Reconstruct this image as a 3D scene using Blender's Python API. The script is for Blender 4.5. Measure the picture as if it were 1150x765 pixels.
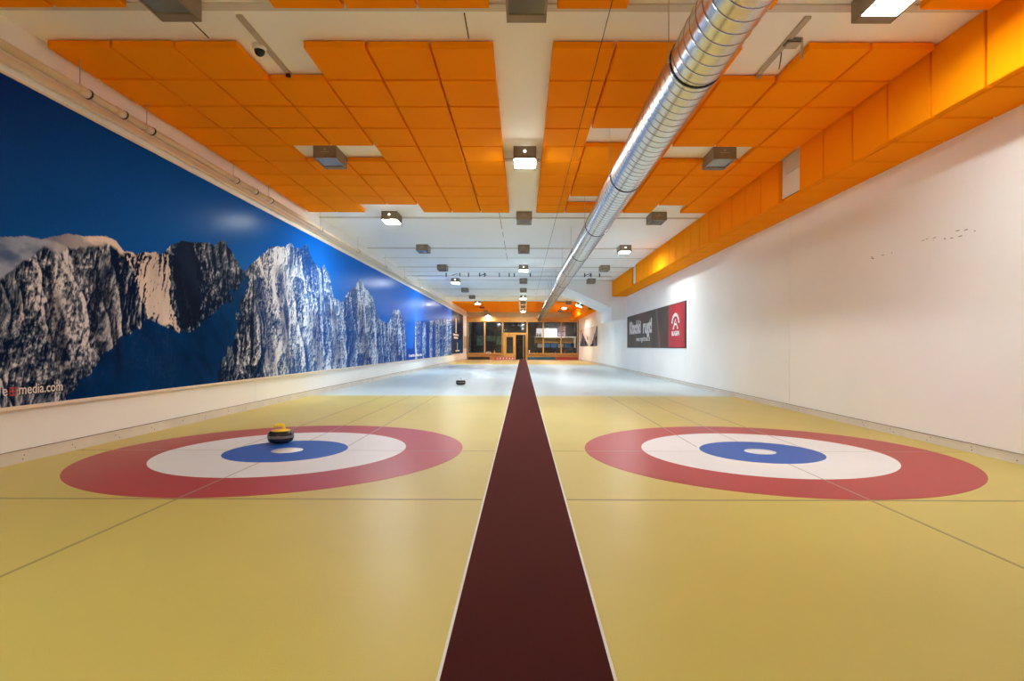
import bpy, bmesh, math, random
import numpy as np
from mathutils import Vector, Matrix

for _o in list(bpy.data.objects):
    bpy.data.objects.remove(_o)
random.seed(7)
SC = bpy.context.scene
COL = SC.collection
PI = math.pi

# ------------------------------------------------------------------ camera, world, exposure
CAM_H = 1.094
cam_data = bpy.data.cameras.new('camera')
cam = bpy.data.objects.new('camera', cam_data)
COL.objects.link(cam)
cam.location = (0, 0, CAM_H)
cam.rotation_euler = (PI / 2, -0.0026, 0)
cam_data.sensor_width = 36
cam_data.lens = 622.0 / 1150 * 36
cam_data.shift_x = -12.0 / 1150
cam_data.shift_y = 7.1 / 1150
cam_data.clip_end = 200
SC.camera = cam

world = bpy.data.worlds.new('world')
SC.world = world
world.use_nodes = True
world.node_tree.nodes['Background'].inputs[0].default_value = (0.5, 0.55, 0.6, 1)
world.node_tree.nodes['Background'].inputs[1].default_value = 0.02

LAMP_RADIANCE = 75.0
LAMP_COLOUR = (0.89, 0.98, 0.99)
SC.view_settings.view_transform = 'Standard'
SC.view_settings.look = 'None'
SC.view_settings.gamma = 1
SC.view_settings.use_curve_mapping = False
SC.view_settings.exposure = 2.02
SC.cycles.diffuse_bounces = 12
SC.cycles.max_bounces = 16

# ------------------------------------------------------------------ helpers
def lin(r, g, b):
    def f(c):
        c /= 255.0
        return c / 12.92 if c <= 0.04045 else ((c + 0.055) / 1.055) ** 2.4
    return (f(r), f(g), f(b))

def mat(name, rgb, rough=0.6, metal=0.0, var=0.06, scale=3.0, bump=0.0, bscale=60.0, spec=0.5, stretch=(1, 1, 1), ior=None):
    m = bpy.data.materials.new(name)
    m.use_nodes = True
    nt = m.node_tree
    b = nt.nodes['Principled BSDF']
    b.inputs['Roughness'].default_value = rough
    b.inputs['Metallic'].default_value = metal
    b.inputs['Specular IOR Level'].default_value = spec
    if ior: b.inputs['IOR'].default_value = ior
    c = lin(*rgb)
    tc = nt.nodes.new('ShaderNodeTexCoord')
    mp = nt.nodes.new('ShaderNodeMapping')
    mp.inputs['Scale'].default_value = stretch
    nt.links.new(tc.outputs['Object'], mp.inputs[0])
    n = nt.nodes.new('ShaderNodeTexNoise')
    n.inputs['Scale'].default_value = scale
    n.inputs['Detail'].default_value = 5
    nt.links.new(mp.outputs[0], n.inputs['Vector'])
    r = nt.nodes.new('ShaderNodeValToRGB')
    r.color_ramp.elements[0].position = 0.3
    r.color_ramp.elements[1].position = 0.7
    r.color_ramp.elements[0].color = tuple(x * (1 - var) for x in c) + (1,)
    r.color_ramp.elements[1].color = tuple(min(1, x * (1 + var)) for x in c) + (1,)
    nt.links.new(n.outputs['Fac'], r.inputs[0])
    nt.links.new(r.outputs[0], b.inputs['Base Color'])
    if bump:
        n2 = nt.nodes.new('ShaderNodeTexNoise')
        n2.inputs['Scale'].default_value = bscale
        n2.inputs['Detail'].default_value = 3
        nt.links.new(mp.outputs[0], n2.inputs['Vector'])
        bp = nt.nodes.new('ShaderNodeBump')
        bp.inputs['Strength'].default_value = bump
        bp.inputs['Distance'].default_value = 0.01
        nt.links.new(n2.outputs['Fac'], bp.inputs['Height'])
        nt.links.new(bp.outputs[0], b.inputs['Normal'])
    return m

def emit(name, rgb, strength):
    m = bpy.data.materials.new(name)
    m.use_nodes = True
    b = m.node_tree.nodes['Principled BSDF']
    b.inputs['Base Color'].default_value = (0.8, 0.8, 0.8, 1)
    b.inputs['Emission Color'].default_value = tuple(rgb) + (1,)
    b.inputs['Emission Strength'].default_value = strength
    return m

def attr_mat(name, rough=0.4, spec=0.4, grain=0.1):
    m = bpy.data.materials.new(name)
    m.use_nodes = True
    nt = m.node_tree
    b = nt.nodes['Principled BSDF']
    b.inputs['Roughness'].default_value = rough
    b.inputs['Specular IOR Level'].default_value = spec
    a = nt.nodes.new('ShaderNodeAttribute')
    a.attribute_name = 'Col'
    tc = nt.nodes.new('ShaderNodeTexCoord')
    n = nt.nodes.new('ShaderNodeTexNoise')
    n.inputs['Scale'].default_value = 30
    n.inputs['Detail'].default_value = 4
    nt.links.new(tc.outputs['Object'], n.inputs['Vector'])
    mr = nt.nodes.new('ShaderNodeMapRange')
    mr.inputs['From Min'].default_value = 0.3
    mr.inputs['From Max'].default_value = 0.7
    mr.inputs['To Min'].default_value = 1 - grain
    mr.inputs['To Max'].default_value = 1 + grain
    nt.links.new(n.outputs['Fac'], mr.inputs['Value'])
    mx = nt.nodes.new('ShaderNodeVectorMath')
    mx.operation = 'SCALE'
    nt.links.new(a.outputs['Color'], mx.inputs[0])
    nt.links.new(mr.outputs[0], mx.inputs['Scale'])
    nt.links.new(mx.outputs[0], b.inputs['Base Color'])
    return m

def glass_mat(name):
    m = bpy.data.materials.new(name)
    m.use_nodes = True
    nt = m.node_tree
    nt.nodes.clear()
    out = nt.nodes.new('ShaderNodeOutputMaterial')
    mix = nt.nodes.new('ShaderNodeMixShader')
    tr = nt.nodes.new('ShaderNodeBsdfTransparent')
    tr.inputs[0].default_value = (0.86, 0.9, 0.9, 1)
    gl = nt.nodes.new('ShaderNodeBsdfGlossy')
    gl.inputs['Roughness'].default_value = 0.04
    fr = nt.nodes.new('ShaderNodeFresnel')
    fr.inputs[0].default_value = 1.5
    n = nt.nodes.new('ShaderNodeTexNoise')
    n.inputs['Scale'].default_value = 0.7
    bp = nt.nodes.new('ShaderNodeBump')
    bp.inputs['Strength'].default_value = 0.02
    nt.links.new(n.outputs['Fac'], bp.inputs['Height'])
    nt.links.new(bp.outputs[0], gl.inputs['Normal'])
    nt.links.new(fr.outputs[0], mix.inputs[0])
    nt.links.new(tr.outputs[0], mix.inputs[1])
    nt.links.new(gl.outputs[0], mix.inputs[2])
    nt.links.new(mix.outputs[0], out.inputs[0])
    return m

class MB:
    """collects simple shapes, then links them as ONE mesh object"""
    def __init__(s): s.v = []; s.f = []; s.sm = []
    def box(s, x0, x1, y0, y1, z0, z1, M=None):
        i = len(s.v)
        P = [(x0, y0, z0), (x1, y0, z0), (x1, y1, z0), (x0, y1, z0), (x0, y0, z1), (x1, y0, z1), (x1, y1, z1), (x0, y1, z1)]
        if M is not None: P = [tuple(M @ Vector(p)) for p in P]
        s.v += P
        for q in ((3, 2, 1, 0), (4, 5, 6, 7), (0, 1, 5, 4), (1, 2, 6, 5), (2, 3, 7, 6), (3, 0, 4, 7)):
            s.f.append(tuple(i + k for k in q)); s.sm.append(False)
        return s
    def tube(s, a, b, r, n=12, r2=None, caps=True, smooth=True):
        a = Vector(a); b = Vector(b); d = (b - a).normalized()
        u = d.orthogonal().normalized(); w = d.cross(u)
        r2 = r if r2 is None else r2
        i = len(s.v)
        for p, rr in ((a, r), (b, r2)):
            for k in range(n):
                t = 2 * PI * k / n
                s.v.append(tuple(p + (u * math.cos(t) + w * math.sin(t)) * rr))
        for k in range(n):
            k2 = (k + 1) % n
            s.f.append((i + k, i + k2, i + n + k2, i + n + k)); s.sm.append(smooth)
        if caps:
            s.f.append(tuple(i + k for k in reversed(range(n)))); s.sm.append(False)
            s.f.append(tuple(i + n + k for k in range(n))); s.sm.append(False)
        return s
    def path(s, pts, r, n=10):
        """swept tube through points"""
        P = [Vector(p) for p in pts]; i = len(s.v); prev = None
        for k, p in enumerate(P):
            d = (P[min(k + 1, len(P) - 1)] - P[max(k - 1, 0)]).normalized()
            u = d.orthogonal().normalized() if prev is None else (prev - d * prev.dot(d)).normalized()
            prev = u; w = d.cross(u)
            rr = r[k] if isinstance(r, (list, tuple)) else r
            for j in range(n):
                t = 2 * PI * j / n
                s.v.append(tuple(p + (u * math.cos(t) + w * math.sin(t)) * rr))
        for k in range(len(P) - 1):
            for j in range(n):
                j2 = (j + 1) % n
                s.f.append((i + k * n + j, i + k * n + j2, i + (k + 1) * n + j2, i + (k + 1) * n + j)); s.sm.append(True)
        s.f.append(tuple(i + j for j in reversed(range(n)))); s.sm.append(False)
        s.f.append(tuple(i + (len(P) - 1) * n + j for j in range(n))); s.sm.append(False)
        return s
    def lathe(s, prof, c=(0, 0, 0), n=40):
        i = len(s.v); m = len(prof)
        for k in range(n):
            t = 2 * PI * k / n
            for r, z in prof:
                s.v.append((c[0] + r * math.cos(t), c[1] + r * math.sin(t), c[2] + z))
        for k in range(n):
            k2 = (k + 1) % n
            for j in range(m - 1):
                s.f.append((i + k * m + j, i + k2 * m + j, i + k2 * m + j + 1, i + k * m + j + 1)); s.sm.append(True)
        return s
    def prism(s, poly, y0, y1):
        """polygon in x,z (counterclockwise seen from -y) extruded along y"""
        i = len(s.v); n = len(poly)
        s.v += [(x, y0, z) for x, z in poly] + [(x, y1, z) for x, z in poly]
        s.f.append(tuple(i + k for k in range(n))); s.sm.append(False)
        s.f.append(tuple(i + n + k for k in reversed(range(n)))); s.sm.append(False)
        for k in range(n):
            k2 = (k + 1) % n
            s.f.append((i + k2, i + k, i + n + k, i + n + k2)); s.sm.append(False)
        return s
    def mesh(s, name, m=None):
        me = bpy.data.meshes.new(name)
        me.from_pydata(s.v, [], s.f)
        me.polygons.foreach_set('use_smooth', s.sm)
        me.update()
        if m: me.materials.append(m)
        return me
    def build(s, name, m, parent=None, loc=None):
        return link(name, s.mesh(name, m), parent, loc)

def link(name, me, parent=None, loc=None):
    o = bpy.data.objects.new(name, me)
    COL.objects.link(o)
    if parent is not None: o.parent = parent
    if loc is not None: o.location = loc
    return o

def thing(name, label, cat, loc=(0, 0, 0), group=None, rot=(0, 0, 0)):
    o = bpy.data.objects.new(name, None)
    o.empty_display_size = 0.1
    COL.objects.link(o)
    o.location = loc; o.rotation_euler = rot
    return tag(o, label, cat, group)

def tag(o, label, cat, group=None):
    o['label'] = label; o['category'] = cat
    if group: o['group'] = group
    return o

def struct(o, label=None):
    o['kind'] = 'structure'
    if label: o['label'] = label
    return o

def bevel_box(name, sx, sy, sz, b, m):
    bm = bmesh.new()
    bmesh.ops.create_cube(bm, size=1)
    for v in bm.verts: v.co = Vector((v.co.x * sx, v.co.y * sy, v.co.z * sz))
    bmesh.ops.bevel(bm, geom=bm.edges[:], offset=b, segments=1, affect='EDGES')
    me = bpy.data.meshes.new(name)
    bm.to_mesh(me); bm.free()
    me.materials.append(m)
    return me

def text(name, body, size, m, parent, matrix, extrude=0.001, align='LEFT', bold=0.0, sx=1.0):
    cu = bpy.data.curves.new(name, 'FONT')
    cu.body = body; cu.size = size; cu.extrude = extrude; cu.align_x = align; cu.offset = bold
    cu.resolution_u = 3
    t = bpy.data.objects.new(name, cu)
    COL.objects.link(t)
    me = bpy.data.meshes.new_from_object(t)
    bpy.data.objects.remove(t)
    me.name = name
    me.transform(matrix @ Matrix.Diagonal((sx, 1, 1, 1)))
    me.materials.clear(); me.materials.append(m)
    return link(name, me, parent)

def frame(origin, ax, ay, az):
    M = Matrix.Identity(4)
    for i, a in enumerate((ax, ay, az)):
        for j in range(3): M[j][i] = a[j]
    for j in range(3): M[j][3] = origin[j]
    return M

# ------------------------------------------------------------------ dimensions (metres)
XL, XR = -4.70, 4.70           # side walls
YB, YE = -2.6, 46.4            # wall behind, window wall
ZC = CAM_H + 2.985             # ceiling slab
ZP = CAM_H + 2.90              # underside of the orange panels

# ------------------------------------------------------------------ materials
M_wall = mat('wall_paint', (246, 244, 241), 0.62, var=0.02, scale=0.8, bump=0.05, bscale=40)
M_ceil = mat('ceiling_paint', (250, 249, 245), 0.75, var=0.015, scale=0.7, bump=0.05, bscale=50)
M_base = mat('skirting_board', (222, 214, 204), 0.5, var=0.08, scale=2)
M_orange = mat('orange_felt', (255, 150, 0), 0.95, var=0.02, scale=2, bump=0.08, bscale=400, spec=0.1)
M_grey = mat('lamp_housing', (142, 128, 110), 0.5, var=0.08, scale=8, metal=0.2)
M_red_housing = mat('red_housing', (140, 40, 50), 0.5)
M_glass_off = mat('lamp_glass_off', (128, 128, 124), 0.12, var=0.04)
M_lit = emit('lamp_glass_lit', LAMP_COLOUR, LAMP_RADIANCE)
M_lit_near = emit('lamp_glass_lit_near', LAMP_COLOUR, LAMP_RADIANCE * 0.62)  # near lamps dimmed to balance brightness along the hall
M_lit_weak = emit('lamp_glass_lit_weak', LAMP_COLOUR, LAMP_RADIANCE * 0.4)
M_lit_far = emit('lamp_glass_lit_far', LAMP_COLOUR, LAMP_RADIANCE * 1.0)  # strength set apart from the near lamps for light balance
M_hole = emit('lamp_vent_glow', LAMP_COLOUR, 6)
M_white = mat('white_plastic', (230, 226, 218), 0.45, var=0.03)
M_pale = mat('pale_trim', (236, 222, 204), 0.45, var=0.03)
M_black = mat('black_plastic', (16, 15, 15), 0.2, var=0.1)
M_dark = mat('dark_metal', (36, 33, 31), 0.45, var=0.1)
M_rail = mat('grey_rail', (186, 174, 156), 0.5, var=0.05)
M_joint = mat('joint_strip', (212, 204, 192), 0.7, var=0.05)
M_wood = mat('pine_wood', (214, 166, 84), 0.5, var=0.2, scale=3, stretch=(3, 3, 0.4))
M_woodh = mat('pine_board', (206, 156, 82), 0.5, var=0.2, scale=3, stretch=(0.4, 3, 3))
M_blue = mat('blue_plastic', (40, 150, 245), 0.4)
M_pipe = mat('cream_pipe', (226, 206, 178), 0.4, var=0.05)
M_granite = mat('stone_granite', (46, 44, 48), 0.16, var=0.35, scale=90)
M_band = mat('stone_striking_band', (120, 116, 112), 0.6, var=0.2, scale=120)
M_yellow = mat('yellow_plastic', (250, 218, 40), 0.3, var=0.04)
M_palegrey = mat('pale_grey_plastic', (212, 216, 214), 0.35)
M_text_white = mat('white_print', (235, 232, 228), 0.6, var=0.02)
M_text_red = mat('red_print', (214, 60, 52), 0.6, var=0.02)
M_glass = glass_mat('window_glass')
M_room = mat('clubroom_wall', (130, 120, 118), 0.8, var=0.15, scale=1.5)
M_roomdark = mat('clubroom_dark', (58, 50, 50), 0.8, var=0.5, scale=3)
M_counter = mat('counter_front', (52, 36, 30), 0.5, var=0.2)
M_screen = mat('white_board', (214, 214, 226), 0.5, var=0.03)
M_groove = mat('groove_grey', (160, 150, 142), 0.8)  # one grey for wall joints, skirting seam and scuffs

def duct_mat():
    m = mat('galvanised_steel', (222, 222, 220), 0.26, metal=1.0, var=0.05, scale=12)
    return m
M_duct = duct_mat()
M_ridge = mat('duct_seam', (150, 148, 144), 0.35, metal=1.0, var=0.05)

def carpet_mat():
    m = mat('red_carpet', (60, 17, 18), 0.95, var=0.18, scale=160, bump=0.35, bscale=420, spec=0.1)
    b = m.node_tree.nodes['Principled BSDF']
    b.inputs['Sheen Weight'].default_value = 0.32
    b.inputs['Sheen Roughness'].default_value = 0.35
    b.inputs['Sheen Tint'].default_value = (0.95, 0.30, 0.26, 1)
    return m
M_carpet = carpet_mat()

def ice_mat(name, rgb_a, rough=0.36):
    m = mat(name, rgb_a, rough, var=0.03, scale=0.9, bump=0.10, bscale=110, spec=0.35, ior=1.31)
    return m
M_ring_red = ice_mat('red_ring_ice', (180, 66, 68))
M_ring_white = ice_mat('white_ring_ice', (236, 236, 238))
M_ring_blue = ice_mat('blue_ring_ice', (32, 92, 190))
M_line = ice_mat('line_under_ice', (168, 150, 100))
M_line_ring = ice_mat('grey_line_under_ice', (176, 166, 160))
M_line_pale = ice_mat('pale_line_under_ice', (196, 202, 204))

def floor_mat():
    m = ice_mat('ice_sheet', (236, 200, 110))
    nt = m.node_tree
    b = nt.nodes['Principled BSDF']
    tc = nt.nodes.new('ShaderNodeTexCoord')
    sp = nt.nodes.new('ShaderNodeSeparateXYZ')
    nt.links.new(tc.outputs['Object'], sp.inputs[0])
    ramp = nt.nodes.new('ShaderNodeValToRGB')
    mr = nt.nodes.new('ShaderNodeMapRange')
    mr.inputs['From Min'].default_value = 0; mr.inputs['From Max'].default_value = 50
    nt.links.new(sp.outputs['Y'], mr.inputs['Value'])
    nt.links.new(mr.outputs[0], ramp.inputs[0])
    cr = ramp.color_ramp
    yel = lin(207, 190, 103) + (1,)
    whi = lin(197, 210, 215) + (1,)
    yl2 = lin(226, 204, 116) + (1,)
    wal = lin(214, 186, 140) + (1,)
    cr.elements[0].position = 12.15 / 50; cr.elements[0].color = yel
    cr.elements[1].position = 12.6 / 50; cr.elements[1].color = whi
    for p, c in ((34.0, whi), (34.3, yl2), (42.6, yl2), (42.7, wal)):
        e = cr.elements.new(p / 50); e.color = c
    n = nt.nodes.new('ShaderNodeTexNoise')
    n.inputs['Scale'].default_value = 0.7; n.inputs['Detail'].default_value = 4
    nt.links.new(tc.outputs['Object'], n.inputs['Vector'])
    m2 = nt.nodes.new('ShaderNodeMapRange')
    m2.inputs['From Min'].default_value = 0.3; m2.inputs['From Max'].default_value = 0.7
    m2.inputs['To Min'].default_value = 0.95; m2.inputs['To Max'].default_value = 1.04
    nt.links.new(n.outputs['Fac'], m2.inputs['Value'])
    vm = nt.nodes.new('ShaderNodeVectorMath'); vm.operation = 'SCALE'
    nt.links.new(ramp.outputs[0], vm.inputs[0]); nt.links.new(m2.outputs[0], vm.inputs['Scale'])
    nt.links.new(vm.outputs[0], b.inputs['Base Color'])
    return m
M_ice = floor_mat()

# ------------------------------------------------------------------ setting: floor
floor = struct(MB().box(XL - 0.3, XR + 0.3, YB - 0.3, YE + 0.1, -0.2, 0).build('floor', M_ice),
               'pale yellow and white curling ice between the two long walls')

def line(x0, x1, y0, y1, m=M_line):
    MB().box(x0, x1, y0, y1, 0.0, 0.0012).build('marking_line', m, floor)
SHEETS = (-2.468, 2.495)
TEE = 5.81
CARP0, CARP1 = -0.2665, 0.299
for cx in SHEETS:
    xa, xb = (XL + 0.03, CARP0 - 0.02) if cx < 0 else (CARP1 + 0.02, XR - 0.03)
    line(xa, xb, 3.950, 3.978)                       # back line
    line(xa, cx - 1.84, TEE - 0.006, TEE + 0.006); line(cx + 1.84, xb, TEE - 0.006, TEE + 0.006)
    line(cx - 0.010, cx + 0.010, 1.2, TEE - 1.84)
    line(cx - 0.010, cx + 0.010, TEE + 1.84, 12.3)
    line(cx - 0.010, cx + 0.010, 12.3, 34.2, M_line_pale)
    for s in (-0.585, 0.56):
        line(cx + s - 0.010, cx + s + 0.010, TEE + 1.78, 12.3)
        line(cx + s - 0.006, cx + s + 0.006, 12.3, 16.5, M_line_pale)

def annulus(r0, r1, n=128, top=0.0016):
    mb = MB()
    for k in range(n):
        t = 2 * PI * k / n; c, s = math.cos(t), math.sin(t)
        mb.v += [(r0 * c, r0 * s, top), (r1 * c, r1 * s, top), (r1 * c, r1 * s, 0.0), (r0 * c, r0 * s, 0.0)]
    for k in range(n):
        a = 4 * k; b = 4 * ((k + 1) % n)
        for i in range(4):
            j = (i + 1) % 4
            mb.f.append((a + i, a + j, b + j, b + i)); mb.sm.append(False)
    return mb
for cx, side in zip(SHEETS, ('left', 'right')):
    t = thing('target_rings', {'left': 'red, white and blue target rings on the yellow ice beside the mountain mural wall',
                               'right': 'red, white and blue target rings on the yellow ice beside the bare white wall'}[side],
              'target rings', (cx, TEE, 0), 'curling houses painted on the ice')
    annulus(1.22, 1.83).build('outer_ring', M_ring_red, t)
    annulus(0.61, 1.22).build('middle_ring', M_ring_white, t)
    annulus(0.157, 0.61, 96).build('inner_ring', M_ring_blue, t)
    MB().lathe([(0, 0), (0.157, 0), (0.157, 0.0016), (0, 0.0016)], n=64).build('button', M_ring_white, t)
    for x0, x1, y0, y1 in ((-0.006, 0.006, -1.82, -0.62), (-0.006, 0.006, 0.62, 1.82), (-1.82, -0.62, -0.005, 0.005), (0.62, 1.82, -0.005, 0.005)):
        MB().box(x0, x1, y0, y1, 0.0012, 0.0021).build('cross_line', M_line_ring, t)
    for s in (-0.585, 0.56):
        MB().box(s - 0.006, s + 0.006, 0.25, 1.74, 0.0012, 0.0021).build('cross_line', M_line_ring, t)

# carpet runner
t = thing('carpet_runner', 'long dark red carpet runner down the middle of the hall to the door', 'carpet', (0, 0, 0))
MB().box(CARP0, CARP1, 0.6, 46.2, 0, 0.012).build('pile', M_carpet, t)
for x0, x1 in ((CARP0 - 0.012, CARP0), (CARP1, CARP1 + 0.012)):
    MB().box(x0, x1, 0.6, 46.2, 0, 0.010).build('edge_strip', M_white, t)

# ------------------------------------------------------------------ setting: side walls of long panels with open joints
JOINTS = [YB, 3.5, 9.75, 16.0, 22.25, 28.5, 34.75, 41.0, YE + 0.1]
for name, x0, x1, lab in (('wall_left', XL - 0.25, XL, None), ('wall_right', XR, XR + 0.25, None)):
    inner = x0 if x0 < 0 else x0 + 0.03
    w = struct(MB().box(inner, inner + 0.22, YB - 0.2, YE + 0.1, 0, ZC).build(name, M_groove))
    for a, b in zip(JOINTS[:-1], JOINTS[1:]):
        p0, p1 = (XL - 0.04, XL) if x0 < 0 else (XR, XR + 0.04)
        MB().box(p0, p1, a + 0.004, b - 0.004, 0, ZC).build('wall_panel', M_wall, w)
for name, s in (('baseboard_left', -1), ('baseboard_right', 1)):
    h = 0.115 if s < 0 else 0.095
    xa = XL if s < 0 else XR - 0.02
    b = struct(MB().box(xa, xa + 0.02, YB, YE, 0, h).build(name, M_base))
    xb = XL if s < 0 else XR - 0.028
    MB().box(xb, xb + 0.028, YB, YE, h, h + 0.004).build('top_seam', M_groove, b)
    sc = MB()
    xs = XL + 0.02 if s < 0 else XR - 0.02
    y = 4.6
    while y < 20:
        for dz in (0.03, 0.065):
            if random.random() < 0.7:
                yy = y + random.uniform(-0.05, 0.05)
                sc.tube((xs - 0.002, yy, dz), (xs + 0.002, yy, dz), 0.006, 6)
        y += 0.6
    sc.build('screws', M_dark, b)['kind'] = 'stuff'
struct(MB().box(XL - 0.25, XR + 0.25, YB - 0.3, YB, 0, ZC).build('wall_behind', M_wall))

# faint scuffs on the right wall
sc = MB()
for k in range(16):
    y = random.uniform(5.7, 7.5); z = CAM_H + 1.22 + (y - 6.5) * -0.02 + random.uniform(-0.05, 0.05)
    sc.box(XR - 0.0015, XR, y, y + random.uniform(0.01, 0.05), z, z + random.uniform(0.005, 0.012))
sc.build('scuffs', M_groove, bpy.data.objects['wall_right'])['kind'] = 'stuff'
# ------------------------------------------------------------------ setting: ceiling with joint strips and orange panels
ceiling = struct(MB().box(XL - 0.25, XR + 0.25, YB - 0.3, YE + 0.1, ZC, ZC + 0.25).build('ceiling', M_ceil),
                 'white ceiling with orange acoustic panels')
ROW0 = 4.26; PITCH = 3.97
for k in range(11):
    y = ROW0 + PITCH * k + 0.545
    MB().box(XL, XR, y, y + 0.10, ZC - 0.016, ZC).build('joint_strip', M_joint, ceiling)
for yy in (18.6, 22.0):
    MB().box(XL, XR, yy, yy + 0.03, ZC - 0.01, ZC).build('joint_strip', M_joint, ceiling)

PX, PY = 0.6225, 0.663
panel_me = bevel_box('acoustic_panel', PX - 0.024, PY - 0.032, 0.072, 0.006, M_orange)
def cpanel(cx, cy):
    o = link('acoustic_panel', panel_me, ceiling, (cx, cy, ZP + 0.036 + random.uniform(-0.002, 0.002)))
    o.rotation_euler = (random.uniform(-.004, .004), random.uniform(-.003, .003), random.uniform(-.004, .004))
def col_x(side, c):
    return (-0.285 - PX * (c - 0.5)) if side < 0 else (0.275 + PX * (c - 0.5))
Y1 = 5.37
gaps_l = {(1, 4), (5, 4), (5, 5), (10, 4), (10, 5)}
gaps_r = {(1, 4), (4, 2), (5, 4), (5, 5), (9, 2), (10, 5)}
for r in range(1, 11):
    cy = Y1 + PY * (r - 0.5)
    for c in range(1, 8):
        if (r, c) not in gaps_l: cpanel(col_x(-1, c), cy)
    for c in range(1, 7):
        if (r, c) not in gaps_r: cpanel(col_x(1, c), cy)
for r in range(3):                                     # block nearest the camera
    cy = 4.77 - PY * (r + 0.5)
    for c in range(1, 8):
        if not (r == 0 and c in (4, 5)): cpanel(col_x(-1, c), cy)
    for c in range(1, 7):
        if not (r == 0 and c in (2, 4, 5)): cpanel(col_x(1, c), cy)
fp = MB()
for r in range(15):                                    # block at the far end, too small to pick apart
    for c in range(1, 8):
        for s in (-1, 1):
            if s > 0 and c == 7: continue
            x = col_x(s, c); y = 36.3 + 0.66 * (r + 0.5)
            fp.box(x - 0.305, x + 0.305, y - 0.322, y + 0.322, ZP, ZP + 0.072)
fp.build('far_panels', M_orange, ceiling)['kind'] = 'stuff'

# ------------------------------------------------------------------ setting: orange clad box along the right wall
SX = 4.05; SZ = CAM_H + 2.29; SP = 0.655
M_core = mat('gap_shade_core', (120, 62, 20), 0.9)  # core coloured dark to stand in for shade in the panel gaps
def soffit(name, y0, y1, cells, niches=()):
    t = struct(MB().box(SX + 0.075, XR, y0, y1, SZ + 0.06, ZC).build(name, M_core))
    fm = bevel_box('side_panel', 0.07, SP - 0.028, ZC - 0.012 - SZ, 0.006, M_orange)
    bm_ = bevel_box('underside_panel', XR - SX - 0.085, SP - 0.026, 0.055, 0.006, M_orange)
    for k in cells:
        cy = y0 + SP * (k + 0.5)
        if k not in niches:
            link('side_panel', fm, t, (SX + 0.035, cy, (SZ + ZC - 0.012) / 2))
        link('underside_panel', bm_, t, (SX + 0.08 + (XR - SX - 0.085) / 2, cy, SZ + 0.0275))
    return t
S0 = 4.857 - 3 * SP
s1 = soffit('trim_1', S0, 25.15, range(0, 34), (8, 26))
yn = S0 + SP * 8
for k in (8, 26):
    MB().box(SX + 0.06, SX + 0.075, S0 + SP * k, S0 + SP * (k + 1), SZ + 0.06, ZC - 0.003).build('bare_patch', M_white, s1)
MB().box(SX + 0.02, SX + 0.06, yn + 0.02, yn + SP - 0.18, ZC - 0.30, ZC - 0.07).build('vent_box', M_joint, s1)
soffit('trim_2', 34.6, YE, range(0, 18))

# white sloping bulkhead under a stair, right, half way down
bk = MB().prism([(1.93, ZC), (1.93, CAM_H + 2.72), (4.05, CAM_H + 1.77), (4.05, CAM_H + 1.22), (XR, CAM_H + 1.22), (XR, ZC)], 25.17, 28.6)
struct(bk.build('wall_bulkhead', M_wall), 'white sloping bulkhead under the ceiling on the right')

# ------------------------------------------------------------------ mural (a printed photograph of mountains, vertex colours = the print)
rng = np.random.RandomState(3)
LAT = rng.rand(512, 512)
def vnoise(x, y):
    xi = np.floor(x).astype(int); yi = np.floor(y).astype(int)
    fx = x - xi; fy = y - yi
    fx = fx * fx * fx * (fx * (fx * 6 - 15) + 10); fy = fy * fy * fy * (fy * (fy * 6 - 15) + 10)
    a = LAT[xi % 512, yi % 512]; b = LAT[(xi + 1) % 512, yi % 512]
    c = LAT[xi % 512, (yi + 1) % 512]; d = LAT[(xi + 1) % 512, (yi + 1) % 512]
    return (a * (1 - fx) + b * fx) * (1 - fy) + (c * (1 - fx) + d * fx) * fy
def fbm(x, y, o=5, g=0.5):
    r = 0; a = 1; s = 0
    for k in range(o):
        r = r + a * vnoise(x * 2 ** k + 17.3 * k, y * 2 ** k + 5.1 * k); s += a; a *= g
    return r / s
def ridged(x, y, o=4):
    r = 0; a = 1; s = 0
    for k in range(o):
        r = r + a * (1 - np.abs(2 * vnoise(x * 2 ** k + 9.7 * k, y * 2 ** k + 3.3 * k) - 1)); s += a; a *= 0.55
    return r / s
def sstep(e0, e1, x):
    t = np.clip((x - e0) / (e1 - e0), 0, 1); return t * t * (3 - 2 * t)
def L3(*c): return np.array(lin(*c))
def inpoly(u, v, poly):
    r = np.zeros(u.shape, bool); n = len(poly)
    for i in range(n):
        x0, y0 = poly[i]; x1, y1 = poly[(i + 1) % n]
        if y0 == y1: continue
        c = ((y0 > v) != (y1 > v)) & (u < (x1 - x0) * (v - y0) / (y1 - y0) + x0)
        r ^= c
    return r

def grid_mesh(name, P, C, m):
    nc, nr, _ = P.shape
    me = bpy.data.meshes.new(name)
    nv = nc * nr; nf = (nc - 1) * (nr - 1)
    me.vertices.add(nv); me.vertices.foreach_set('co', P.reshape(-1).astype(np.float32))
    i = np.arange(nv).reshape(nc, nr)
    q = np.stack([i[:-1, :-1], i[1:, :-1], i[1:, 1:], i[:-1, 1:]], -1).reshape(-1, 4)
    me.loops.add(nf * 4); me.loops.foreach_set('vertex_index', q.reshape(-1).astype(np.int32))
    me.polygons.add(nf); me.polygons.foreach_set('loop_start', (np.arange(nf) * 4).astype(np.int32))
    me.update(calc_edges=True)
    a = me.color_attributes.new('Col', 'FLOAT_COLOR', 'POINT')
    cc = np.ones((nv, 4), np.float32); cc[:, :3] = C.reshape(-1, 3)
    a.data.foreach_set('color', cc.reshape(-1))
    me.materials.append(m)
    return me

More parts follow.
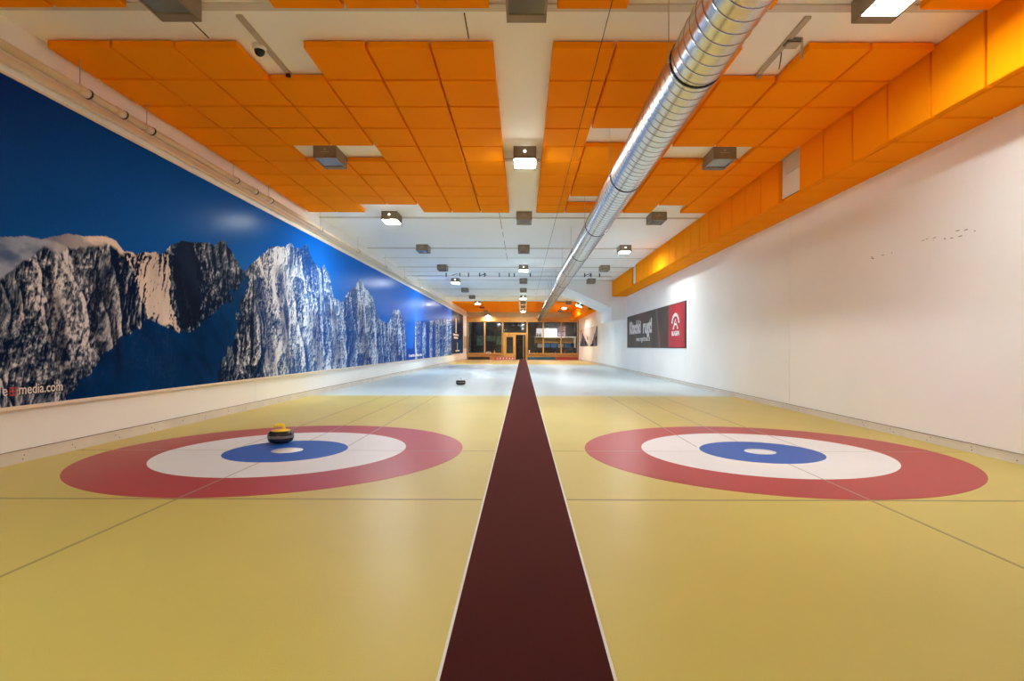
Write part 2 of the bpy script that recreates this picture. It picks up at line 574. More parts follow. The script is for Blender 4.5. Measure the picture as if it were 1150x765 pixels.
MUR_X = XL + 0.035
MUR_Z0, MUR_Z1 = 0.535, CAM_H + 2.435
AX = 4.665
def wall_uv(y, z):                                     # wall position -> position on the survey photograph of the print
    return 587.0 - AX * 622 / y, 389.6 - (z - CAM_H) * 622 / y
us = np.concatenate([np.linspace(-680, -3, 130), np.linspace(0, 507, 1000)])
ys = AX * 622 / (587.0 - us)
zs = np.linspace(MUR_Z0, MUR_Z1, 270)
Y, Z = np.meshgrid(ys, zs, indexing='ij')
U, V = wall_uv(Y, Z)
RU = [(-700, 250), (-120, 262), (0, 268), (30, 266.6), (47, 269.6), (77, 264), (98, 266.6), (118, 266), (130, 271), (139, 284), (151, 287), (168, 286.7), (180, 284), (188, 278), (195, 277), (204, 271), (219, 272), (236, 274), (251, 272), (260, 284), (270.5, 302), (273.5, 304.5), (284, 296), (295.7, 284), (304.6, 277), (313, 276), (320, 279), (325, 274), (331.5, 279), (337.5, 280.5), (342, 272.7), (345.8, 279), (351, 293.6), (357.6, 302.7), (364, 299.6), (369, 306.6), (374.6, 335.4), (383.7, 340.6), (391.6, 327.5), (399.4, 321), (405, 314), (411, 326), (417.7, 332.8), (423, 355), (429.4, 361.5), (437, 362.8), (442.5, 348.4), (447.7, 347.7), (452, 357.6), (455.6, 370.6), (457.5, 392), (464, 392), (466, 362), (475, 360), (485.6, 360.5), (501, 359), (508, 359)]
ru = np.array([p[0] for p in RU], float); rv = np.array([p[1] for p in RU], float)
ridge = np.interp(U, ru, rv)
kk = 622 / Y                                            # print scale on the survey photograph, px per metre
crag = (fbm(Y * 5.0, Y * 0.0 + 2.5, 5) - 0.5) * 0.42 * (1 - 0.75 * ((U < 135))) * kk * 0.35
below = V - (ridge - crag)
rock = sstep(-0.35, 0.35, below)
# sky of the print
tsk = np.clip((U + 60) / 560, 0, 1)[..., None]
tv = np.clip((V - 60) / 260, 0, 1)[..., None]
sky_l = L3(20, 36, 100) * (1 - tv) + L3(20, 84, 164) * tv
sky_r = L3(14, 76, 180) * (1 - tv) + L3(6, 112, 220) * tv
sky = sky_l * (1 - tsk) + sky_r * tsk
# rock with snow
def nrm(a): return (a - a.mean()) / a.std()
lean = (Z - 2.0) * 0.34
warp = (fbm(Y * 1.6 + 4, Z * 1.3, 4) - 0.5) * 0.55
wx = Y + warp + lean
def mtn(x, z, o, gain):
    r = 0; a = 1.0
    for k in range(o):
        n_ = 1 - np.abs(2 * vnoise(x * 2.07 ** k + 9.7 * k, z * 2.07 ** k + 3.3 * k) - 1)
        r = r + a * n_ ** 1.6; a *= gain
    return r
hgt = mtn(wx * 1.35, Z * 0.62 + 3, 3, 0.50) + 0.10 * mtn((Y + warp * 0.4 - lean * 0.5) * 8.0, Z * 5.0 + 5, 3, 0.50)
gy = np.gradient(hgt, ys, axis=0); gz = np.gradient(hgt, zs, axis=1)
shade = nrm(np.tanh((gy * 0.75 - gz * 0.55) * 0.42))
fine = nrm(fbm(Y * 26, Z * 22, 3, 0.75))
fmix = sstep(0.35, 0.6, fbm(Y * 2.4 + 3, Z * 2.0, 3))
big = nrm(fbm(Y * 1.1 + lean + 20, Z * 0.7 + 7, 3))
crest = nrm(mtn(wx * 1.35, Z * 0.62 + 3, 2, 0.5))
val = nrm(0.95 * shade + (0.30 + 0.60 * fmix) * fine + 0.25 * crest + 0.50 * big)
face = sstep(0.50, 0.60, fbm(wx * 1.5 + 40, Z * 0.55 + 12, 3))          # whole flanks turned away from the sun
darkc = L3(15, 32, 62); rockc = L3(104, 116, 136); snowc = L3(234, 232, 238)
cold = np.clip((U - 285) / 60, 0, 1)[..., None]
darkc = darkc * (1 - cold) + L3(24, 70, 142) * cold
rockc = rockc * (1 - cold) + L3(100, 136, 190) * cold
snowc = snowc * (1 - cold) + L3(226, 238, 252) * cold
bias = np.where(U < 285, -0.30, 0.45) - 0.35 * ((U > 215) & (U < 274)) - 0.75 * face
a = sstep(-1.5, 0.6, val + bias)[..., None]; b = sstep(-0.1, 1.9, val + bias)[..., None]
col = darkc * (1 - a) + rockc * a
col = col * (1 - b) + snowc * b
# smooth snow dome of the first mountain
dome_v = np.interp(U, [-700, -60, 0, 12, 30, 47, 60, 77, 95, 110, 120, 131, 139, 150], [420, 352, 318, 305, 292, 280, 284, 281, 283, 281, 279, 281, 286, 288])
dome = sstep(2.5, -2.5, V - dome_v + (fbm(Y * 7, Z * 7, 3) - 0.5) * 14) * (U < 152)
fold = fbm(Y * 2.2 + Z * 1.5, Z * 5.5 - Y * 0.9, 4)
warmth = sstep(40, 95, U)[..., None]
snow_s = (L3(84, 106, 146) * (1 - warmth) + L3(178, 172, 176) * warmth)
snow_h = (L3(158, 172, 200) * (1 - warmth) + L3(242, 228, 216) * warmth)
fm_ = sstep(0.36, 0.62, fold)[..., None]
domec = snow_s * (1 - fm_) + snow_h * fm_
col = col * (1 - dome[..., None]) + domec * dome[..., None]
# bright snow field between first and second mountain
field = inpoly(U + (fbm(Y * 6, Z * 6, 3) - 0.5) * 10, V + (fbm(Y * 6 + 50, Z * 6, 3) - 0.5) * 10,
               [(141, 284), (188, 283), (192, 300), (193, 345), (203, 374), (166, 358), (158, 335), (150, 310)])
fcol = L3(226, 212, 204) * (0.72 + 0.5 * fbm(Y * 7, Z * 2.2, 4))[..., None]
keep = sstep(-1.5, -0.3, val)[..., None]
col = np.where(field[..., None], col * (1 - keep) + fcol * keep, col)
# flanks lying in the mountains' own shadow (as printed)
sh1 = inpoly(U + (fbm(Y * 5, Z * 5 + 3, 4) - 0.5) * 16, V, [(191, 281), (205, 271), (216, 272), (221, 300), (222, 330), (226, 352), (222, 362), (205, 372), (195, 345), (192, 310)])
j = (fbm(Y * 5, Z * 5 + 30, 4) - 0.5)
sh2 = inpoly(U + j * 18, V + j * 8, [(72, 447), (88, 428), (120, 400), (166, 359), (205, 377), (225, 365), (255, 338), (274, 306), (281, 316), (268, 345), (262, 372), (255, 395), (246, 424), (240, 440), (200, 470), (60, 480)])
shn = fbm(Y * 2.2 + Z * 2.2, Z * 1.2 - Y, 4)[..., None]
shc2 = L3(4, 28, 66) * (1 - shn) + L3(6, 66, 132) * shn
shc1 = L3(12, 20, 40) * (1 - shn) + L3(30, 46, 78) * shn
col = np.where(sh1[..., None], shc1 * 0.92 + col * 0.03, col)
col = np.where(sh2[..., None], shc2 * 0.98 + col * 0.012, col)
# dark clefts
for (uc, wd, v0) in ((52, 5, 300), (103, 6, 300), (120, 5, 292), (70, 4, 330), (292, 6, 310), (312, 4, 300), (352, 5, 350), (372, 5, 345), (404, 4, 345), (441, 5, 372)):
    cu_ = uc + (V - v0) * 0.12 + (fbm(Y * 3, Z * 3 + uc, 3) - 0.5) * (22 if uc < 285 else 10)
    k_ = np.exp(-((U - cu_) / wd) ** 2) * sstep(v0 - 8, v0 + 10, V) * sstep(440, 400, V) * 0.72
    col = col * (1 - k_[..., None]) + (L3(20, 32, 58) if uc < 285 else L3(18, 50, 112)) * k_[..., None]
# blue gap between the last towers
tw = vnoise(Y * 1.1, Z * 0.12 + 7)
gap = (((U > 456) & (U < 466)) | ((U > 466) & (tw < 0.36)))[..., None]
col = np.where(gap, L3(20, 84, 184) * (0.8 + 0.3 * shn), col)
out = sky * (1 - rock[..., None]) + col * rock[..., None]
P = np.stack([np.full_like(Y, MUR_X), Y, Z], -1)
M_mural = attr_mat('mural_print', 0.25, 0.01, 0.05)
mural = thing('mountain_mural', 'huge mural of snowy rock peaks under blue sky along the left wall', 'mural', (XL, 0, 0))
mural_sheet = link('print', grid_mesh('print', P - np.array([XL, 0, 0]), np.clip(out, 0, 1), M_mural), mural)
MB().box(0.0, 0.034, ys.min(), ys.max(), MUR_Z0, MUR_Z1).build('backing_board', M_white, mural)
MB().box(0.0, 0.05, ys.min() - 0.03, ys.max(), MUR_Z0 - 0.03, MUR_Z0).build('bottom_rail', M_pale, mural)
MB().box(0.0, 0.05, ys.min() - 0.03, ys.max(), MUR_Z1, MUR_Z1 + 0.022).build('top_rail', M_pale, mural)
fx = MUR_X - XL + 0.001
F = frame((fx, 0, 0), (0, 1, 0), (0, 0, 1), (1, 0, 0))
def mural_text(body, y, z, size, m, sx=1.0, bold=0.0):
    return text('lettering', body, size, m, mural, F @ Matrix.Translation((y, z, 0)), 0.0008, 'LEFT', bold, sx)
F2 = frame((fx - 0.0006, 0, 0), (0, 1, 0), (0, 0, 1), (1, 0, 0))
M_text_dark = mat('dark_print', (20, 26, 40), 0.6)
for b_, y_, sx_ in (('e', 4.972, 0.8), ('media.com', 5.132, 0.84)):
    text('lettering_shadow', b_, 0.135, M_text_dark, mural, F2 @ Matrix.Translation((y_, 0.634, 0)), 0.0004, 'LEFT', 0.007, sx_)
mural_text('e', 4.965, 0.640, 0.135, M_text_white, 0.8, 0.001)
mural_text('media.com', 5.125, 0.640, 0.135, M_text_white, 0.84, 0.001)
lg = MB()
for i in range(3):
    lg.box(fx, fx + 0.001, 5.035, 5.105, 0.637 + 0.033 * i, 0.645 + 0.033 * i)
    lg.box(fx, fx + 0.001, 5.035 + 0.031 * i, 5.043 + 0.031 * i, 0.637, 0.711)
lg.build('logo_grid', M_text_red, mural)
ill = MB()
for i in range(11):
    ill.box(fx, fx + 0.001, 22.7 + 0.27 * i, 22.7 + 0.27 * i + (0.2 if i % 4 else 0.12), 0.66, 0.75 + 0.02 * (i % 3 == 0))
ill.build('small_print', M_text_white, mural)['kind'] = 'stuff'

# poster next to the mural's far end
def far_print(name, y0, y1, z0, z1, fn, n=(120, 100)):
    yy = np.linspace(y0, y1, n[0]); zz = np.linspace(z0, z1, n[1])
    A, B = np.meshgrid(yy, zz, indexing='ij')
    return A, B, fn(A, B)
A, B, C = far_print('p', 36.35, 43.3, 0.60, MUR_Z1, lambda y, z:
    np.where((sstep(0.45, 0.6, fbm(y * 1.3, z * 0.8 + 4, 4)) * (z < 1.6))[..., None] > 0.5, L3(30, 100, 190), L3(50, 62, 100)) * (0.7 + 0.6 * fbm(y * 2, z * 2, 4))[..., None])
pst = thing('wall_poster', 'dark poster with white print at the far end of the mountain mural', 'poster', (XL, 36.35, 0))
me = grid_mesh('print', np.stack([np.full_like(A, 0.036), A - 36.35, B], -1), np.clip(C, 0, 1), M_mural)
link('print', me, pst)
MB().box(0, 0.034, 0, 6.95, 0.60, MUR_Z1).build('backing_board', M_dark, pst)
pm = MB()
pm.box(0.036, 0.038, 2.1, 2.7, 2.05, 3.1)
for i, (a_, b_) in enumerate(((0.8, 4.0), (1.2, 3.6))):
    pm.box(0.036, 0.038, a_, b_, 1.85 - 0.2 * i, 1.98 - 0.2 * i)
pm.box(0.036, 0.038, 3.0, 3.4, 0.9, 1.4); pm.box(0.036, 0.038, 2.2, 4.5, 0.75, 0.86)
pm.build('white_print', M_text_white, pst)
tag(MB().box(XL + 0.021, XL + 0.05, 44.0, 46.0, 0.95, 1.95).build('notice_board', M_rail), 'small grey notice board on the end of the left wall', 'notice board')

# mountain print at the far end of the right wall
def rp(y, z):
    pk1 = np.interp(y, [34.7, 35.0, 36.2, 38.0], [2.40, 2.36, 1.75, 1.15])
    pk2 = np.interp(y, [39.2, 41.0, 43.2, 44.3], [1.15, 1.55, 2.25, 1.5])
    m_ = (z < np.maximum(pk1, pk2) + (fbm(y * 3, z * 3, 3) - 0.5) * 0.3)
    c = np.where(sstep(0.42, 0.58, fbm(y * 3, z * 2, 4))[..., None] > 0.5, L3(120, 120, 140), L3(44, 46, 70))
    return np.where(m_[..., None], c, L3(228, 216, 206))
A, B, C = far_print('p', 34.7, 45.0, 1.15, 2.45, rp)
rpst = thing('peak_poster', 'pale print with grey peaks on the far end of the right wall', 'poster', (XR - 0.021, 34.7, 0))
me = grid_mesh('print', np.stack([np.full_like(A, -0.022), A - 34.7, B], -1), C, M_mural)
me.flip_normals(); link('print', me, rpst)
MB().box(-0.02, 0, 0, 10.3, 1.15, 2.45).build('backing_board', M_white, rpst)
tag(MB().tube((XR - 0.09, 39.6, 1.72), (XR - 0.044, 39.6, 1.72), 0.13, 16).build('wall_speaker', M_black), 'small round black disc on the pale peak print', 'speaker')

# ------------------------------------------------------------------ banner on the right wall
BY0, BY1, BZ0, BZ1 = 15.95, 24.75, CAM_H - 0.005, CAM_H + 1.32
def bannerfn(y, z):
    n = fbm(y * 1.1, z * 1.6 + 2, 5); n2 = fbm(y * 0.5 + 30, z * 0.7, 3)
    c = L3(46, 42, 42) * (1 - n[..., None]) + L3(86, 76, 66) * n[..., None]
    c = np.where((n2 > 0.62)[..., None], c * 0.5 + L3(110, 44, 40) * 0.5, c)
    st = np.exp(-((y - 18.9 - 0.35 * (z - BZ0)) / 0.09) ** 2)[..., None] * 0.35
    c = c * (1 - st) + L3(150, 146, 140) * st
    red = (y < 17.72)[..., None]
    rr = L3(176, 34, 48) * (0.8 + 0.4 * fbm(y * 1.5, z * 1.5, 4))[..., None]
    return np.where(red, rr, c)
A, B, C = far_print('b', BY0, BY1, BZ0, BZ1, bannerfn, (220, 60))
ban = thing('wall_banner', 'dark and red advertising banner with white lettering on the right wall', 'banner', (XR, BY0, 0))
sag = 0.012 * np.sin((A - BY0) * 5.0) * (1 - (B - BZ0) / 1.4)
me = grid_mesh('cloth', np.stack([-0.030 - sag * 0.4, A - BY0, B], -1), np.clip(C, 0, 1), attr_mat('banner_print', 0.5, 0.4, 0.06))
me.flip_normals(); link('cloth', me, ban)
fr_ = MB()
fr_.box(-0.022, 0, -0.05, 0.02, BZ0 - 0.02, BZ1 + 0.02).box(-0.022, 0, 8.78, 8.83, BZ0 - 0.02, BZ1 + 0.02)
fr_.box(-0.022, 0, -0.05, 8.83, BZ1, BZ1 + 0.025).box(-0.022, 0, -0.05, 8.83, BZ0 - 0.02, BZ0)
fr_.build('hem', M_dark, ban)
FB = frame((-0.037, 0, 0), (0, -1, 0), (0, 0, 1), (-1, 0, 0))
def ban_text(body, y, z, size, sx=1.0, bold=0.0, align='LEFT', m=M_text_white):
    return text('lettering', body, size, m, ban, FB @ Matrix.Translation((-(y - BY0), z, 0)), 0.001, align, bold, sx)
ban_text('Kitschki', 24.20, CAM_H + 0.58, 0.70, 1.02, 0.034)
ban_text('rugt!', 21.50, CAM_H + 0.56, 0.70, 1.12, 0.034)
ban_text('www.rugenbraeu.ch', 22.75, CAM_H + 0.24, 0.27, 1.12, 0.003)
ban_text('RUGEN', 16.92, CAM_H + 0.36, 0.19, 1.35, 0.008, 'CENTER')
lg = MB()
cy_, cz_ = 16.92 - BY0, CAM_H + 0.69
for k in range(9):                                      # broken arch of the emblem
    t0 = math.radians(8 + k * 18.5); t1 = math.radians(8 + k * 18.5 + 15)
    i = len(lg.v)
    for r_ in (0.26, 0.36):
        for tt in (t0, t1):
            lg.v.append((-0.0385, cy_ - r_ * 1.25 * math.cos(tt), cz_ + r_ * math.sin(tt)))
    lg.f.append((i, i + 1, i + 3, i + 2)); lg.sm.append(False)
for pts in ([(-0.24, -0.14), (-0.02, 0.17), (0.05, 0.17), (-0.15, -0.14)], [(0.02, 0.17), (0.07, 0.09), (0.26, -0.14), (0.16, -0.14)], [(-0.10, -0.02), (0.12, -0.02), (0.10, 0.04), (-0.08, 0.04)]):
    i = len(lg.v)
    lg.v += [(-0.0385, cy_ - a_ * 1.25, cz_ + b_) for a_, b_ in pts]
    lg.f.append((i, i + 1, i + 2, i + 3)); lg.sm.append(False)
lg.build('emblem', M_text_white, ban)

# ------------------------------------------------------------------ ceiling lamps
LW, LD, LH = 0.34, 0.525, 0.185
hb = MB()
hb.box(-LW/2, LW/2, 0, LD, -0.05, 0)                                # body
hb.box(-LW/2, LW/2, 0, 0.02, -LH, -0.05)                            # front
hb.box(-LW/2, -LW/2 + 0.02, 0, LD, -LH, -0.05).box(LW/2 - 0.02, LW/2, 0, LD, -LH, -0.05)
hb.box(-LW/2, LW/2, LD - 0.11, LD, -LH, -0.05)                      # lip
HOUS = hb.mesh('housing', M_grey)
hb_red = HOUS.copy(); hb_red.materials[0] = M_red_housing
gb = MB().box(-LW/2 + 0.02, LW/2 - 0.02, 0.02, LD - 0.11, -LH - 0.013, -LH + 0.012)
G_ON = gb.mesh('glass', M_lit); G_NEAR = gb.mesh('glass', M_lit_near); G_FAR = gb.mesh('glass', M_lit_far); G_WEAK = gb.mesh('glass', M_lit_weak); G_OFF = MB().box(-LW/2 + 0.02, LW/2 - 0.02, 0.02, LD - 0.11, -LH + 0.012, -LH + 0.03).mesh('glass', M_glass_off)
em = MB()
em.box(-0.006, 0.006, -0.003, 0, -0.072, -0.040).box(-0.018, 0.018, -0.003, 0, -0.062, -0.050)
em.box(-0.07, 0.07, -0.002, 0, -0.096, -0.088)
G_FLAT = G_OFF.copy(); G_FLAT.materials[0] = M_lit
G_FLAT_NEAR = G_OFF.copy(); G_FLAT_NEAR.materials[0] = M_lit_near
EMB = em.mesh('emblem', M_rail)
HOLE = MB().tube((0, -0.003, -0.075), (0, 0, -0.075), 0.016, 12).mesh('vent_hole', M_hole)
ORD = ['nearest', 'second', 'third', 'fourth', 'fifth', 'sixth', 'seventh', 'eighth', 'ninth', 'tenth', 'eleventh']
def lamp(x, y, z, lit, label, rot=(0, 0, 0), hous=HOUS):
    on = G_NEAR if y < 6 else G_ON if y < 18 else G_FAR
    if x > 2 and y < 28: on = G_FLAT_NEAR if y < 6 else G_FLAT            # lens sits inside the rim
    if rot[1] or y > 45: on = G_WEAK
    t = thing('ceiling_light', label, 'ceiling light', (x, y, z), 'box ceiling lights in three rows', rot)
    link('housing', hous, t)
    link('glass', on if lit else G_OFF, t)
    link('vent_hole' if lit else 'emblem', HOLE if lit else EMB, t)
    return t
COLS = (('left', -2.95, 2), ('centre', 0.025, 1), ('right', 3.0, 0))
for name, x, ph in COLS:
    n = 0
    for k in range(-1, 11):
        lit = (k % 3) == ph
        if name == 'right' and k in (6, 7): n += 1; continue
        y = ROW0 + PITCH * k
        if k < 0:
            if lit: lamp(x, y, ZC, True, 'lit grey box lamp overhead beside the mural, nearer than the picture edge')
            continue
        where = {'left': 'row nearest the mural', 'centre': 'row above the carpet', 'right': 'row nearest the bare wall'}[name]
        lab = f"{'lit' if lit else 'unlit'} grey box ceiling lamp, {ORD[k]} from the front in the {where}"
        red = name == 'left' and k == 9
        if red: lab = 'reddish unlit box lamp among the far orange panels near the mural'
        lamp(x, y, ZC, lit, lab, hous=hb_red if red else HOUS)
lamp(3.0, 28.64, CAM_H + 2.30, True, 'lit tilted box lamp under the white sloping bulkhead', (0, math.radians(24.1), 0))
lamp(-2.9, YE - LD, CAM_H + 2.72, True, 'lit box lamp high on the far wall above the dark windows')

# ------------------------------------------------------------------ spiral duct
DX, DZ, DR = 1.412, CAM_H + 2.33, 0.22
duct = thing('air_duct', 'long round spiral steel air duct hung below the ceiling, right of the carpet', 'air duct', (DX, 0, DZ))
def spiral_duct(y0, y1, pitch=0.142, n=48):
    L = y1 - y0; turns = L / pitch
    # cross rings slightly tilted along the helix: 4 rings per turn pitch carrying a raised lock seam
    offs = [0.0, 0.012, 0.018, 0.024, 0.036]; rad = [0, 0, 0.0035, 0, 0]
    rows = []
    m = int(turns)
    for k in range(m):
        for o_, h in zip(offs, rad): rows.append((k * pitch + o_, h))
    rows.append((m * pitch, 0))
    R = np.array(rows)
    th = np.linspace(0, 2 * PI, n, endpoint=False)
    yy = R[:, 0][:, None] + y0 + pitch * th[None, :] / (2 * PI)
    rr = DR + R[:, 1][:, None] + 0 * th[None, :]
    X = rr * np.cos(th)[None, :]; Zz = rr * np.sin(th)[None, :]
    v = np.stack([X, yy, Zz], -1).reshape(-1, 3)
    nr = len(rows); i = np.arange(nr * n).reshape(nr, n)
    # helix: last column joins the first column of the next turn
    f = []; fm = []
    step = len(offs)
    for a_ in range(nr - 1):
        ridge_ = (a_ % step) in (1, 2)
        for b_ in range(n - 1):
            f.append((i[a_, b_], i[a_ + 1, b_], i[a_ + 1, b_ + 1], i[a_, b_ + 1])); fm.append(1 if ridge_ else 0)
        if a_ + step + 1 < nr:
            f.append((i[a_, n - 1], i[a_ + 1, n - 1], i[a_ + step + 1, 0], i[a_ + step, 0])); fm.append(1 if ridge_ else 0)
    me = bpy.data.meshes.new('spiral_tube')
    me.from_pydata(v.tolist(), [], [tuple(int(q) for q in g) for g in f])
    me.polygons.foreach_set('use_smooth', [True] * len(f))
    me.materials.append(M_duct); me.materials.append(M_ridge)
    me.polygons.foreach_set('material_index', fm)
    me.update()
    return me
link('spiral_tube', spiral_duct(0.2, YE - 0.1), duct)
by = 4.50 - 3.04
while by < YE:
    mb = MB(); n = 36
    prof = [(DR + 0.002, -0.012), (DR + 0.007, -0.012), (DR + 0.007, 0.012), (DR + 0.002, 0.012)]
    mb.lathe(prof, n=n)
    mb.v = [(x, z + by, y) for x, y, z in mb.v]
    b = mb.build('hanger_ring', M_black, duct)
    for s in (-1, 1):
        w = MB()
        w.tube((s * (DR + 0.012), by, -0.02), (s * (DR + 0.012), by, ZC - DZ), 0.0035, 6)
        w.box(s * (DR + 0.012) - 0.008, s * (DR + 0.012) + 0.008, by - 0.008, by + 0.008, -0.02, 0.01)
        w.build('hanger_wire', M_rail, b)
    by += 3.04

# ------------------------------------------------------------------ pipe along the top of the left wall
PXX, PZ = -4.50, CAM_H + 2.60
pipe = thing('wall_pipe', 'cream pipe with clamp joints running along the top of the left wall', 'pipe', (PXX, 0, PZ))
MB().tube((0, YB, 0), (0, YE, 0), 0.040, 16).build('tube', M_pipe, pipe)
for y in (3.2, 5.59, 6.10, 6.57, 8.56, 9.18, 9.75, 12.2, 15.0, 18.0, 21.0, 24.0):
    c = MB().tube((0, y, 0), (0, y + 0.13, 0), 0.048, 16).build('coupling', M_pipe, pipe)
    MB().tube((0, y + 0.125, 0), (0, y + 0.15, 0), 0.052, 12).build('clamp', M_dark, c)
for y in (5.62, 6.62, 8.6, 9.8, 12.3, 15.1, 18.1, 21.1, 24.1):
    MB().tube((0.0, y, 0.045), (0.0, y, ZC - PZ), 0.004, 6).build('hanger_rod', M_rail, pipe)
tag(MB().box(XL + 0.021, XL + 0.075, YB, YE, CAM_H + 2.535, CAM_H + 2.60).build('cable_trunking', M_pale), 'cream cable trunking between the pipe and the mural', 'trunking')

# ------------------------------------------------------------------ small things on the ceiling
for s, lab in ((-1, 'thin grey metal rail on the ceiling beside the dome camera'), (1, 'thin grey metal rail on the ceiling beside the grey sensor box')):
    t = thing('ceiling_rail', lab, 'rail', (s * 2.56, 4.98, ZC), 'rails on the ceiling')
    MB().box(-0.028, 0.028, 0, 1.07, -0.022, 0).build('channel', M_rail, t)
    MB().box(-0.02, 0.02, 1.03, 1.075, -0.05, -0.022).build('end_bracket', M_dark if s < 0 else M_rail, t)
    if s > 0:
        MB().path([(0.026, 0.57, -0.01), (0.05, 0.64, -0.07), (0.07, 0.72, -0.12)], 0.005, 6).build('loose_cable', M_black, t)
# dome camera
t = thing('dome_camera', 'dark dome security camera with white base on the ceiling', 'camera', (-2.62, 5.50, ZC))
MB().lathe([(0, 0), (0.066, 0), (0.066, -0.028), (0.056, -0.05), (0.0, -0.05)], n=28).build('base', M_white, t)
MB().lathe([(0.052, -0.048)] + [(0.05 * math.cos(a_), -0.052 - 0.056 * math.sin(a_)) for a_ in [i * PI / 16 for i in range(9)]], n=28).build('dome', M_black, t)
# sensor box
t = thing('sensor_box', 'small grey sensor box with a hanging tab near the orange panels', 'sensor', (2.61, 5.33, ZC))
MB().box(-0.07, 0.07, 0, 0.10, -0.035, 0).build('case', M_glass_off, t)
MB().box(-0.06, 0.06, -0.004, 0.104, -0.056, -0.046).box(-0.055, -0.045, 0.03, 0.06, -0.048, -0.034).box(0.045, 0.055, 0.03, 0.06, -0.048, -0.034).build('under_plate', M_rail, t)
MB().box(0.068, 0.082, 0.0, 0.02, -0.20, 0.0).build('hanging_tab', M_rail, t)
# cables on the ceiling
tag(MB().tube((0.72, YB, CAM_H + 2.81), (0.72, 30, CAM_H + 2.81), 0.0035, 6).build('steel_wire', M_dark), 'thin wire stretched lengthwise under the ceiling between carpet and duct', 'wire')
cbl = MB()
for y0, y1 in ((4.95, 5.36), (12.3, 13.0), (13.05, 14.0), (14.4, 15.0), (15.6, 17.2), (17.6, 19.0)):
    cbl.box(-0.535, -0.525, y0, y1, ZC - 0.006, ZC)
tag(cbl.build('ceiling_cable', M_dark), 'dark cable in short lengths along the ceiling left of the centre lamps', 'cable')
tag(MB().box(-3.05, -3.04, 4.80, 5.36, ZC - 0.006, ZC).build('lamp_cable', M_dark), 'short dark cable behind the nearest lamp on the mural side', 'cable')
# cross pipe with brackets
t = thing('ceiling_pipe', 'thin pipe with dark brackets crossing the ceiling half way down the hall', 'pipe', (0, 22.4, CAM_H + 2.86))
MB().tube((XL, 0, 0), (3.6, 0, 0), 0.018, 10).build('tube', M_joint, t)
for x in (-3.1, -2.55, -2.2, -1.75, -1.55, -0.95, -0.55, -0.35, 0.3, 1.95, 2.5, 2.75, 3.1):
    MB().box(x - 0.02, x + 0.02, -0.025, 0.025, -0.03, ZC - CAM_H - 2.86).build('bracket', M_dark, t)
for x in (-2.75, -1.6, 2.6):
    MB().path([(x - 0.12, 0, 0.02), (x, 0, 0.06), (x + 0.1, 0, 0.10), (x + 0.12, 0, 0.05), (x + 0.05, 0, 0.0)], 0.012, 8).build('hose', M_dark, t)

# ------------------------------------------------------------------ curling stones
def stone(loc, rz, label, hm, grip=True):
    t = thing('curling_stone', label, 'curling stone', loc, 'curling stones on the ice', (0, 0, rz))
    zs_ = lambda p: [(r_ * 0.97, z_ * 1.22) for r_, z_ in p]
    pr = [(0, 0.005), (0.055, 0.005), (0.062, 0.0), (0.072, 0.001), (0.104, 0.005), (0.126, 0.014), (0.139, 0.029), (0.1435, 0.043)]
    MB().lathe(zs_(pr + [(0.1435, 0.050)]), n=48).build('stone_bottom', M_granite, t)
    MB().lathe(zs_([(0.1435, 0.049), (0.1445, 0.056), (0.1445, 0.064), (0.1435, 0.071)]), n=48).build('striking_band', M_band, t)
    MB().lathe(zs_([(0.1435, 0.070), (0.1425, 0.078), (0.137, 0.092), (0.126, 0.103), (0.106, 0.111), (0.0, 0.113)]), n=48).build('stone_top', M_granite, t)
    MB().lathe(zs_([(0.106, 0.109), (0.106, 0.114), (0.085, 0.118), (0.05, 0.121), (0.03, 0.125), (0.0, 0.126)]), n=40).build('handle_plate', hm, t)
    MB().path([(0.035, 0, 0.140), (0.040, 0, 0.160), (0.038, 0, 0.182), (0.026, 0, 0.197), (-0.005, 0, 0.203), (-0.05, 0, 0.204), (-0.09, 0, 0.202), (-0.098, 0, 0.201)],
              [0.022, 0.019, 0.018, 0.018, 0.018, 0.017, 0.015, 0.008], 14).build('handle', hm, t)
    return t
stone((-2.74, 6.28, 0.0021), math.radians(66), 'dark curling stone with yellow handle on the left target rings', M_yellow)
stone((-1.77, 15.85, 0), math.radians(80), 'dark curling stone alone on the white ice near the carpet', M_palegrey)

# ------------------------------------------------------------------ far end: window wall, door, clubroom behind
far = struct(MB().box(XL, -1.64, YE, YE + 0.15, 0, 0.48).box(0.34, XR, YE, YE + 0.15, 0, 0.48).build('wall_far', M_woodh), 'pine boarded sill wall under the clubroom windows')
up = struct(MB().box(XL, XR, YE, YE + 0.15, 3.56, ZC).build('wall_far_upper', mat('far_upper_paint', (190, 168, 128), 0.7)))
struct(MB().box(XL, XR, YE - 0.05, YE + 0.15, 3.22, 3.56).build('trim_3', M_woodh), 'pine beam above the clubroom windows')
struct(MB().box(XL, -1.64, YE - 0.10, YE + 0.02, 0.48, 0.52).box(0.34, XR, YE - 0.10, YE + 0.02, 0.48, 0.52).build('trim_4', M_woodh), 'pine window sill')
def window(n, x0, x1, z0, z1):
    mb = MB(); t_ = 0.055
    mb.box(x0, x0 + t_, YE, YE + 0.10, z0, z1).box(x1 - t_, x1, YE, YE + 0.10, z0, z1)
    mb.box(x0 + t_, x1 - t_, YE, YE + 0.10, z0, z0 + t_).box(x0 + t_, x1 - t_, YE, YE + 0.10, z1 - t_, z1)
    w = struct(mb.build('window_%d' % n, M_wood))
    MB().box(x0 + t_, x1 - t_, YE + 0.045, YE + 0.055, z0 + t_, z1 - t_).build('pane', M_glass, w)
xs_ = [-4.60, -3.18, -1.72]
window(1, -4.62, -3.18, 0.52, 3.22); window(2, -3.18, -1.69, 0.52, 3.22); window(3, -1.69, 0.37, 2.22, 3.22)
